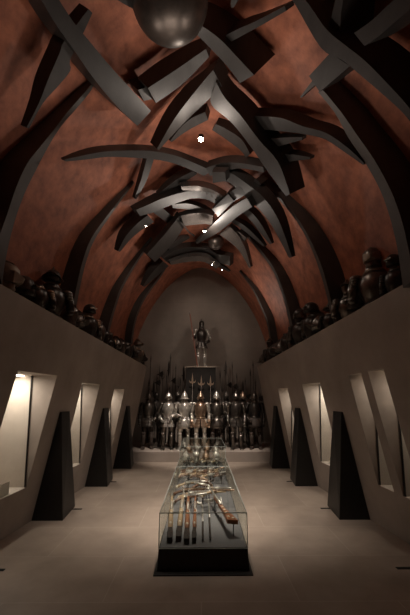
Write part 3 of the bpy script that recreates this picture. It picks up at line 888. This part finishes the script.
def gorget_thing(label, loc, rz, m, s, group):
    t = thing('breastplate', label, 'breastplate', loc, rz, group); t.scale = (s,)*3
    b = bmesh.new(); add_lathe(b, [(.09,0.002),(.09,.012),(.04,.03),(.04,.1)], 10)
    obj('stand', b, M['black'], t)
    obj('plate', cuirass_bm(.95), M[m], t, True, (0,0,.02))
    b = bmesh.new(); add_lathe(b, [(.135,.0),(.15,.012),(.15,.03),(.135,.042)], 18, 1.12, .8, ridge=.3)
    obj('waist_flange', b, M[m], t, True, (0,0,.03))
    return t

# (px, py of the top of the piece, kind, helmet kind, material, scale hint)
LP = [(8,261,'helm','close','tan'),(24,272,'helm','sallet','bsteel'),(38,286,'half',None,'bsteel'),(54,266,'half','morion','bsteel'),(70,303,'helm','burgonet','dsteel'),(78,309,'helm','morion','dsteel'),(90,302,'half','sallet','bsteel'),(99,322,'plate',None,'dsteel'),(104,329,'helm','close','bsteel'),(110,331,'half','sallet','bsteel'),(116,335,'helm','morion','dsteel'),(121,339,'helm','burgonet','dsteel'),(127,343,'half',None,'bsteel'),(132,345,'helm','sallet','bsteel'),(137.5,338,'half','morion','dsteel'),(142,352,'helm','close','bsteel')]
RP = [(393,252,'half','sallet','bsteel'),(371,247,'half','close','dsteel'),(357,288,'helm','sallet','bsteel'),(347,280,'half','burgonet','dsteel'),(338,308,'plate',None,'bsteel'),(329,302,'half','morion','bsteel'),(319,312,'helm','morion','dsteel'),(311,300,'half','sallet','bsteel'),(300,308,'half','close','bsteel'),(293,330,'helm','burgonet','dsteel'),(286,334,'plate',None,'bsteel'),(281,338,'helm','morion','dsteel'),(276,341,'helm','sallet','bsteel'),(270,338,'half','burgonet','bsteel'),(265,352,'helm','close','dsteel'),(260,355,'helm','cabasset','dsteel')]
HK = {'morion': 'morion style comb helmet', 'cabasset': 'pointed brimmed helmet', 'close': 'closed helmet', 'sallet': 'smooth long tailed helmet', 'burgonet': 'peaked and combed helmet'}
CK = {'tan': 'tan', 'bsteel': 'black', 'dsteel': 'dark grey', 'steel': 'bright'}
for s, side, lst in ((-1, 'left', LP), (1, 'right', RP)):
    for i, (px, py, kd, hk, m) in enumerate(lst):
        xx = s * 2.2
        for _ in range(8):
            p = at_x(px, py, xx)
            p.y = min(p.y, YE - .12)
            xx = s * (WX(ZT(p.y), p.y) + (.20 if kd == 'helm' else .25))
        zt = ZT(p.y - .1)
        hgt = max(.12, p.z - zt)
        rz = s * -(PI/2 if kd == 'helm' else 0.9) + rng.uniform(-.35, .35)
        loc = (xx, p.y, zt)
        grp = 'armour pieces along the %s wall top' % side
        place = '%s from viewer on %s wall top' % (ORD[i], side)
        if kd == 'helm':
            lone_helmet('%s %s, %s' % (CK[m], HK[hk], place), loc, rz, hk, m, hgt / .42, grp)
        elif kd == 'plate':
            gorget_thing('%s breastplate on a stand, %s' % (CK[m], place), loc, rz, m, hgt / .57, grp)
        else:
            full = .66 + .3 if hk else .6
            lab = ('%s bust with %s, %s' % (CK[m], HK[hk], place)) if hk else '%s bust without helmet, %s' % (CK[m], place)
            half_armor('bust_armor', lab, loc, rz, hk, (m, m, ('dsteel','tan','gilt','dsteel')[i % 4]), hgt / full, grp, rng.uniform(-.3,.3))

# ------------------------------------------------------------------ the long glass case
t = thing('display_case', 'long low glass display case of weapons on a black base along the hall centre', 'display case', (0.02, 0, 0))
CX, CY0, CY1, CYM, CY2, ZH = .51, 4.36, 7.03, 8.0, 9.6, .82
obj('floor_plate', box(-.55, .55, 4.27, CY2 + .05, 0.0, .012), M['vent'], t)
b = bmesh.new(); add_hull(b, [[(-.518,CY0-.004,.012),(.518,CY0-.004,.012),(.518,CY2+.004,.012),(-.518,CY2+.004,.012)],[(-CX,CY0,.225),(CX,CY0,.225),(CX,CY2,.225),(-CX,CY2,.225)]])
obj('base', b, M['black'], t)
obj('bed', box(-CX+.012, CX-.012, CY0+.012, CY2-.012, .226, .236), M['bed'], t)
g = .01
def pane(x0,x1,y0,y1,z0,z1): return obj('glass_pane', box(x0,x1,y0,y1,z0,z1), M['glass'], t)
pane(-CX, CX, CY0, CY0+g, .2255, .58)
pane(-CX, CX, CY2-g, CY2, .2255, ZH - g)
pane(-CX, CX, CYM+.001, CYM+.001+g, .2255, ZH - g)
for ya, yb in ((CY0+g, CY1-.001), (CY1+.001, CYM-.001)):
    pane(-CX, -CX+g, ya, yb, .2255, .58); pane(CX-g, CX, ya, yb, .2255, .58)
for ya, yb in ((CY0, CY1-.001), (CY1+.001, CYM-.001)):
    pane(-CX, CX, ya, yb, .5805, .59)
pane(-CX, -CX+g, CYM+.012, CY2-g-.001, .2255, ZH - g); pane(CX-g, CX, CYM+.012, CY2-g-.001, .2255, ZH - g)
pane(-CX, CX, CYM+.001, CY2, ZH - g + .0005, ZH)
b = bmesh.new()
e = .004
for y in (CY0-.001, CY1):
    add_box(b, -CX-e, CX+e, y-e, y+e, .5865, .5945)
for y in (CYM, CY2):
    add_box(b, -CX-e, CX+e, y-e, y+e, ZH-.004, ZH+.004)
    for sx in (-1, 1): add_box(b, sx*CX-e, sx*CX+e, y-e, y+e, .2255, ZH-.004)
for sx in (-1, 1):
    add_box(b, sx*CX-e, sx*CX+e, CY0, CYM, .5865, .5945)
    add_box(b, sx*CX-e, sx*CX+e, CYM, CY2, ZH-.004, ZH+.004)
    add_box(b, sx*CX-e, sx*CX+e, CY0-.004, CY0+.004, .2255, .5865)
add_box(b, -CX-e, CX+e, CY0-.004, CY0+.004, .2255, .232)
obj('glass_edges', b, M['gedge'], t)

# weapons inside
BZ = .2365
def stems(bm_, pts, z):
    for x, y in pts: add_tube(bm_, [(x, y, BZ), (x, y, z)], .006, 6)
def long_gun(label, x, y, z, rz, wood, butt_m, L=1.1, group='weapons in the near half of the case', sl=.22, wsc=1.0):
    """butt at local origin, barrel along +Y, rising gently"""
    t = thing('long_gun', label, 'gun', (x, y, 0), rz, group)
    def fin(b, nm, m, par, sm=False):
        for v in b.verts:
            v.co.x *= wsc
            v.co.z += sl * min(v.co.y, .75)
        return obj(nm, b, M[m], par, sm)
    b = bmesh.new()
    add_hull(b, [[(-.024,.0,z-.03),(.026,.0,z-.03),(.03,.0,z+.03),(-.03,.0,z+.03)],[(-.036,.1,z-.035),(.036,.1,z-.035),(.036,.1,z+.055),(-.036,.1,z+.055)],[(-.03,.16,z-.02),(.03,.16,z-.02),(.03,.16,z+.055),(-.03,.16,z+.055)],[(-.024,.26,z+.0),(.024,.26,z+.0),(.026,.26,z+.05),(-.026,.26,z+.05)]])
    for v in b.verts: v.co.y *= .62
    fin(b, 'butt', butt_m, t)
    b = bmesh.new(); add_tube(b, [(0,.155,z+.02),(0,.27,z+.04),(0,.5,z+.05),(0,L*.8,z+.055)], [.028,.033,.026,.018], 8)
    s = fin(b, 'stock', wood, t, True)
    b = bmesh.new(); add_ball(b, (0,.23,z+.055), .017); add_ball(b, (.0,.42,z+.074), .013)
    fin(b, 'inlay', 'bone', s, True)
    b = bmesh.new(); add_tube(b, [(0,.5,z+.072),(0,L,z+.072)], [.015,.012], 8)
    fin(b, 'barrel', 'steel', t, True)
    b = bmesh.new(); add_prism(b, [(.48,z+.05),(.56,z+.05),(.57,z+.075),(.53,z+.12),(.51,z+.08)], .014, axis=0, at=.026)
    fin(b, 'lock', 'steel', t)
    b = bmesh.new(); stems(b, [(0,.3),(0,L*.75)], z+.03)
    for v in b.verts:
        if v.co.z > z: v.co.z += sl * min(v.co.y, .75)
    obj('mount', b, M['bsteel'], t)
    return t
for x, y, rz, wd, lab in ((-.345, 4.46, .06, 'lightwood', 'dark butted gun with pale stock, leftmost at the near end of the case'),
                      (-.245, 4.5, .0, 'lightwood', 'dark butted gun with slim pale stock, second from left in the case'),
                      (-.145, 4.43, .02, 'orangewood', 'dark butted gun with reddish stock, third from left in the case'),
                      (-.068, 4.45, .0, 'orangewood', 'small dark butted gun with orange stock, fourth from left in the case')):
    long_gun(lab, x - .03 + (.01 if 'fourth' in lab else 0), y, .275, rz, wd, 'leather', 1.15, wsc=.75 if 'fourth' in lab else 1.0)
def rod(label, x, y0, y1, z0, z1, hook, r=.011, group='weapons in the near half of the case'):
    t = thing('war_hammer', label, 'weapon', (x, y0, 0), 0, group)
    b = bmesh.new(); pts = [(0,0,z0),(0,(y1-y0)*.5,(z0+z1)/2),(0,y1-y0,z1)]
    add_tube(b, pts[:2], r*1.1, 8); obj('grip', b, M['leather'], t, True)
    b = bmesh.new(); add_tube(b, pts[1:], r, 8)
    obj('handle', b, M['steel'], t, True)
    b = bmesh.new()
    L = y1 - y0
    if hook:
        add_tube(b, [(0,L,z1),(-.02,L+.08,z1+.02),(-.08,L+.11,z1+.03),(-.15,L+.1,z1+.03)], [.014,.018,.02,.006], 8)
    else:
        add_prism(b, [(-.07,L),(-.02,L-.02),(.03,L),(.08,L+.02),(.08,L+.06),(.02,L+.05),(-.07,L+.04)], .03, axis=2, at=z1)
    obj('head', b, M['steel'], t)
    b = bmesh.new(); stems(b, [(0,L*.3),(0,L*.85)], min(z0,z1)); obj('mount', b, M['bsteel'], t)
rod('steel handled war hammer with bent beak head, centre of the case near end', .015, 4.5, 5.35, .27, .36, True)
rod('slim straight steel war hammer, just right of the bent beaked one', .105, 4.5, 5.6, .27, .38, False)

def pistol(label, loc, rz, L, wood, metal, group, grip=.5):
    """grip at origin, barrel along +X, raised on a stem"""
    x, y, z = loc
    t = thing('pistol', label, 'pistol', (x, y, z), rz, group)
    tk = 1.35
    b = bmesh.new()
    add_tube(b, [(-.02-.12*grip,0,-.09*grip),(-.015-.07*grip,0,-.05*grip),(0,0,-.01),(.06,0,.006),(L*.7,0,.008)], [.026*tk,.019*tk,.018*tk,.02*tk,.012*tk], 8, .8)
    obj('stock', b, M[wood], t, True)
    b = bmesh.new(); add_ball(b, (-.025-.125*grip,0,-.095*grip), .03, 1, .9, 1.0, 10)
    obj('pommel', b, M['bone' if wood == 'lightwood' else metal], t, True)
    b = bmesh.new(); add_tube(b, [(.07,0,.026),(L,0,.026),(L+.012,0,.026)], [.014*tk,.011*tk,.014*tk], 8)
    obj('barrel', b, M[metal], t, True)
    b = bmesh.new()
    add_prism(b, [(.02,-.005),(.14,.0),(.14,.028),(.06,.03)], .01, axis=1, at=-.02)
    add_tube(b, [(.05,-.026,.02),(.045,-.028,.055),(.07,-.028,.075),(.085,-.028,.062)], [.008,.007,.008,.005], 6)
    add_tube(b, [(.05,0,-.01),(.06,0,-.045),(.1,0,-.045),(.11,0,-.005)], .004, 6)
    obj('lock', b, M[metal], t, True)
    b = bmesh.new(); add_tube(b, [(.1,.0,BZ - z),(.1,0,-.01)], .006, 6)
    obj('mount', b, M['bsteel'], t)
    return t
gN, gF = 'weapons in the near half of the case', 'weapons in the far half of the case'
# the big inlaid gun on the right
t = thing('long_gun', 'large gun with a bone inlaid reddish butt, resting at right in the case', 'gun', (.33, 4.72, 0), .16, gN)
b = bmesh.new()
add_hull(b, [[(-.035,-.12,.40),(.10,-.12,.385),(.105,-.12,.43),(-.03,-.12,.445)],[(-.035,.02,.425),(.05,.02,.42),(.055,.02,.465),(-.03,.02,.47)],[(-.03,.2,.43),(.02,.2,.43),(.02,.2,.47),(-.03,.2,.47)],[(-.025,.8,.44),(.01,.8,.44),(.01,.8,.47),(-.025,.8,.47)]])
sk = obj('stock', b, M['orangewood'], t)
b = bmesh.new()
for x, y, z in ((.0,-.04,.456),(.05,-.07,.446),(-.005,.05,.473),(-.008,.16,.473),(-.006,.28,.473),(-.008,.4,.473)): add_ball(b, (x,y,z), .017, 1, 1.3, .35, 10)
obj('inlay', b, M['bone'], sk, True)
b = bmesh.new(); add_tube(b, [(-.008,.35,.48),(-.008,1.3,.485)], [.017,.012], 10); obj('barrel', b, M['steel'], t, True)
b = bmesh.new(); add_prism(b, [(.4,.45),(.62,.45),(.62,.48),(.55,.49),(.52,.53),(.48,.49)], .014, axis=0, at=.024); obj('lock', b, M['steel'], t)
b = bmesh.new(); stems(b, [(.06,-.05),(-.01,.7)], .42); obj('mount', b, M['bsteel'], t)
# nearer pistols lying across the case
near = [(-.33,5.55,.43,.35,.42,'wood','steel','curved grip pistol pointing right, at left in the nearer group'),
        (-.26,5.72,.44,.15,.45,'lightwood','steel','pale stocked pistol behind the curved grip one, pointing right'),
        (-.36,5.9,.44,.1,.5,'wood','gilt','gilt barrelled pistol at left in the nearer group'),
        (.10,5.75,.46,.02,.40,'lightwood','gilt','short gilt pistol pointing right, above the large inlaid gun'),
        (.02,5.95,.45,-.1,.45,'wood','steel','steel pistol at centre of the nearer group, pointing right'),
        (.16,6.15,.43,2.5,.34,'wood','steel','reddish stocked pistol pointing left, right of centre'),
        (-.1,6.3,.43,.6,.36,'wood','dsteel','dark pistol angled away, at centre just before the pane joint'),
        (-.34,6.45,.42,.2,.4,'lightwood','steel','pale stocked pistol at left just before the pane joint'),
        (.12,6.6,.42,2.2,.36,'wood','gilt','gilt pistol angled left just before the pane joint')]
for x, y, z, rz, L, wd, me, lab in near: pistol(lab, (x, y, z), rz, L, wd, me, gN)
for i, (x, L, me) in enumerate(((-.26,.62,'dsteel'),(-.18,.55,'steel'),(-.08,.7,'dsteel'),(.02,.6,'dsteel'))):
    t = thing('dagger', 'slim dagger pointing away along the case, %s from the left of four' % ORD[i], 'dagger', (x, 6.05, 0), 0, gN)
    b = bmesh.new(); add_tube(b, [(0,-.14,.33),(0,0,.33)], [.015,.011], 8); obj('grip', b, M['leather'], t, True)
    b = bmesh.new(); add_box(b, -.05,.05,-.006,.008,.322,.338); obj('guard', b, M['steel'], t)
    b = bmesh.new(); add_hull(b, [[(-.014,.008,.33),(0,.008,.336),(.014,.008,.33),(0,.008,.324)],[(-.003,L,.33),(0,L,.331),(.003,L,.33),(0,L,.329)]]); obj('blade', b, M[me], t)
    b = bmesh.new(); stems(b, [(0,-.05),(0,L*.7)], .325); obj('mount', b, M['bsteel'], t)
# far half: rows of pistols and helmets
k = 0
for r in range(5):
    y = 7.2 + r * .18 if r < 4 else 8.75
    for c in range(4):
        x = -.37 + c * .225 + rng.uniform(-.01, .01)
        wd = rng.choice(['wood', 'lightwood', 'wood']); me = rng.choice(['steel', 'gilt', 'dsteel', 'steel'])
        pistol('%s stocked %s pistol, row %s beyond the pane joint, %s from left' % ('pale' if wd == 'lightwood' else 'brown', {'steel':'bright','gilt':'gilt','dsteel':'dark'}[me], ORD[r], ORD[c]),
               (x, y, .40), rng.uniform(-.25, .35), .17, wd, me, gF, .3)
for row, yy, zz, lst in (('front', 8.25, .3, ((-.36,'morion','steel'),(-.13,'burgonet','steel'),(.1,'morion','gilt'),(.33,'cabasset','steel'))),
                         ('back', 9.2, .3, ((-.34,'cabasset','gilt'),(-.1,'close','steel'),(.13,'burgonet','gilt'),(.35,'morion','steel')))):
    for i, (x, kind, me) in enumerate(lst):
        t = thing('helmet', '%s helmet in the raised far end of the case, %s row, %s from left' % ('gilded' if me == 'gilt' else 'bright', row, ORD[i]), 'helmet', (x, yy, BZ), rng.uniform(-.4,.4), 'helmets at the far end of the case')
        b = bmesh.new(); add_lathe(b, [(.06,0.0),(.06,.01),(.012,.02),(.012,zz-.02),(.05,zz)], 10); obj('stand', b, M['bsteel'], t, True)
        put_helmet(t, kind, M[me], (0,0,zz-.02), .8, None, sub=False)

# niche contents
b = bmesh.new(); add_hull(b, [[(-.02,-.12,0),(.2,-.12,0),(.2,.12,0),(-.02,.12,0)],[(-.02,-.1,.02),(.2,-.1,.16),(.2,.1,.16),(-.02,.1,.02)]])
tag(obj('caption_block', b, M['pale'], loc=(-2.93, 5.1, .582)), 'pale wedge shaped block on the sill of the nearest left window', 'block')
def figure(label, loc, s):
    t = thing('helmet', label, 'helmet', loc, 0); t.scale = (s,)*3
    b = bmesh.new(); add_lathe(b, [(.08,0.0),(.08,.012),(.02,.03),(.02,.1)], 10); obj('stand', b, M['pale'], t, True)
    put_helmet(t, 'cabasset', M['tan'], (0,0,.09), 1.0, None, sub=False)
figure('small tan helmet standing in the middle left window', (-2.74, 7.28, .567), .7)
figure('small tan helmet standing in the middle right window', (2.74, 7.36, .582), .7)
# ------------------------------------------------------------------ render look
S.view_settings.view_transform = 'Standard'
S.view_settings.look = 'None'
S.view_settings.exposure = 0.1
S.view_settings.gamma = 1.0
S.view_settings.use_curve_mapping = False
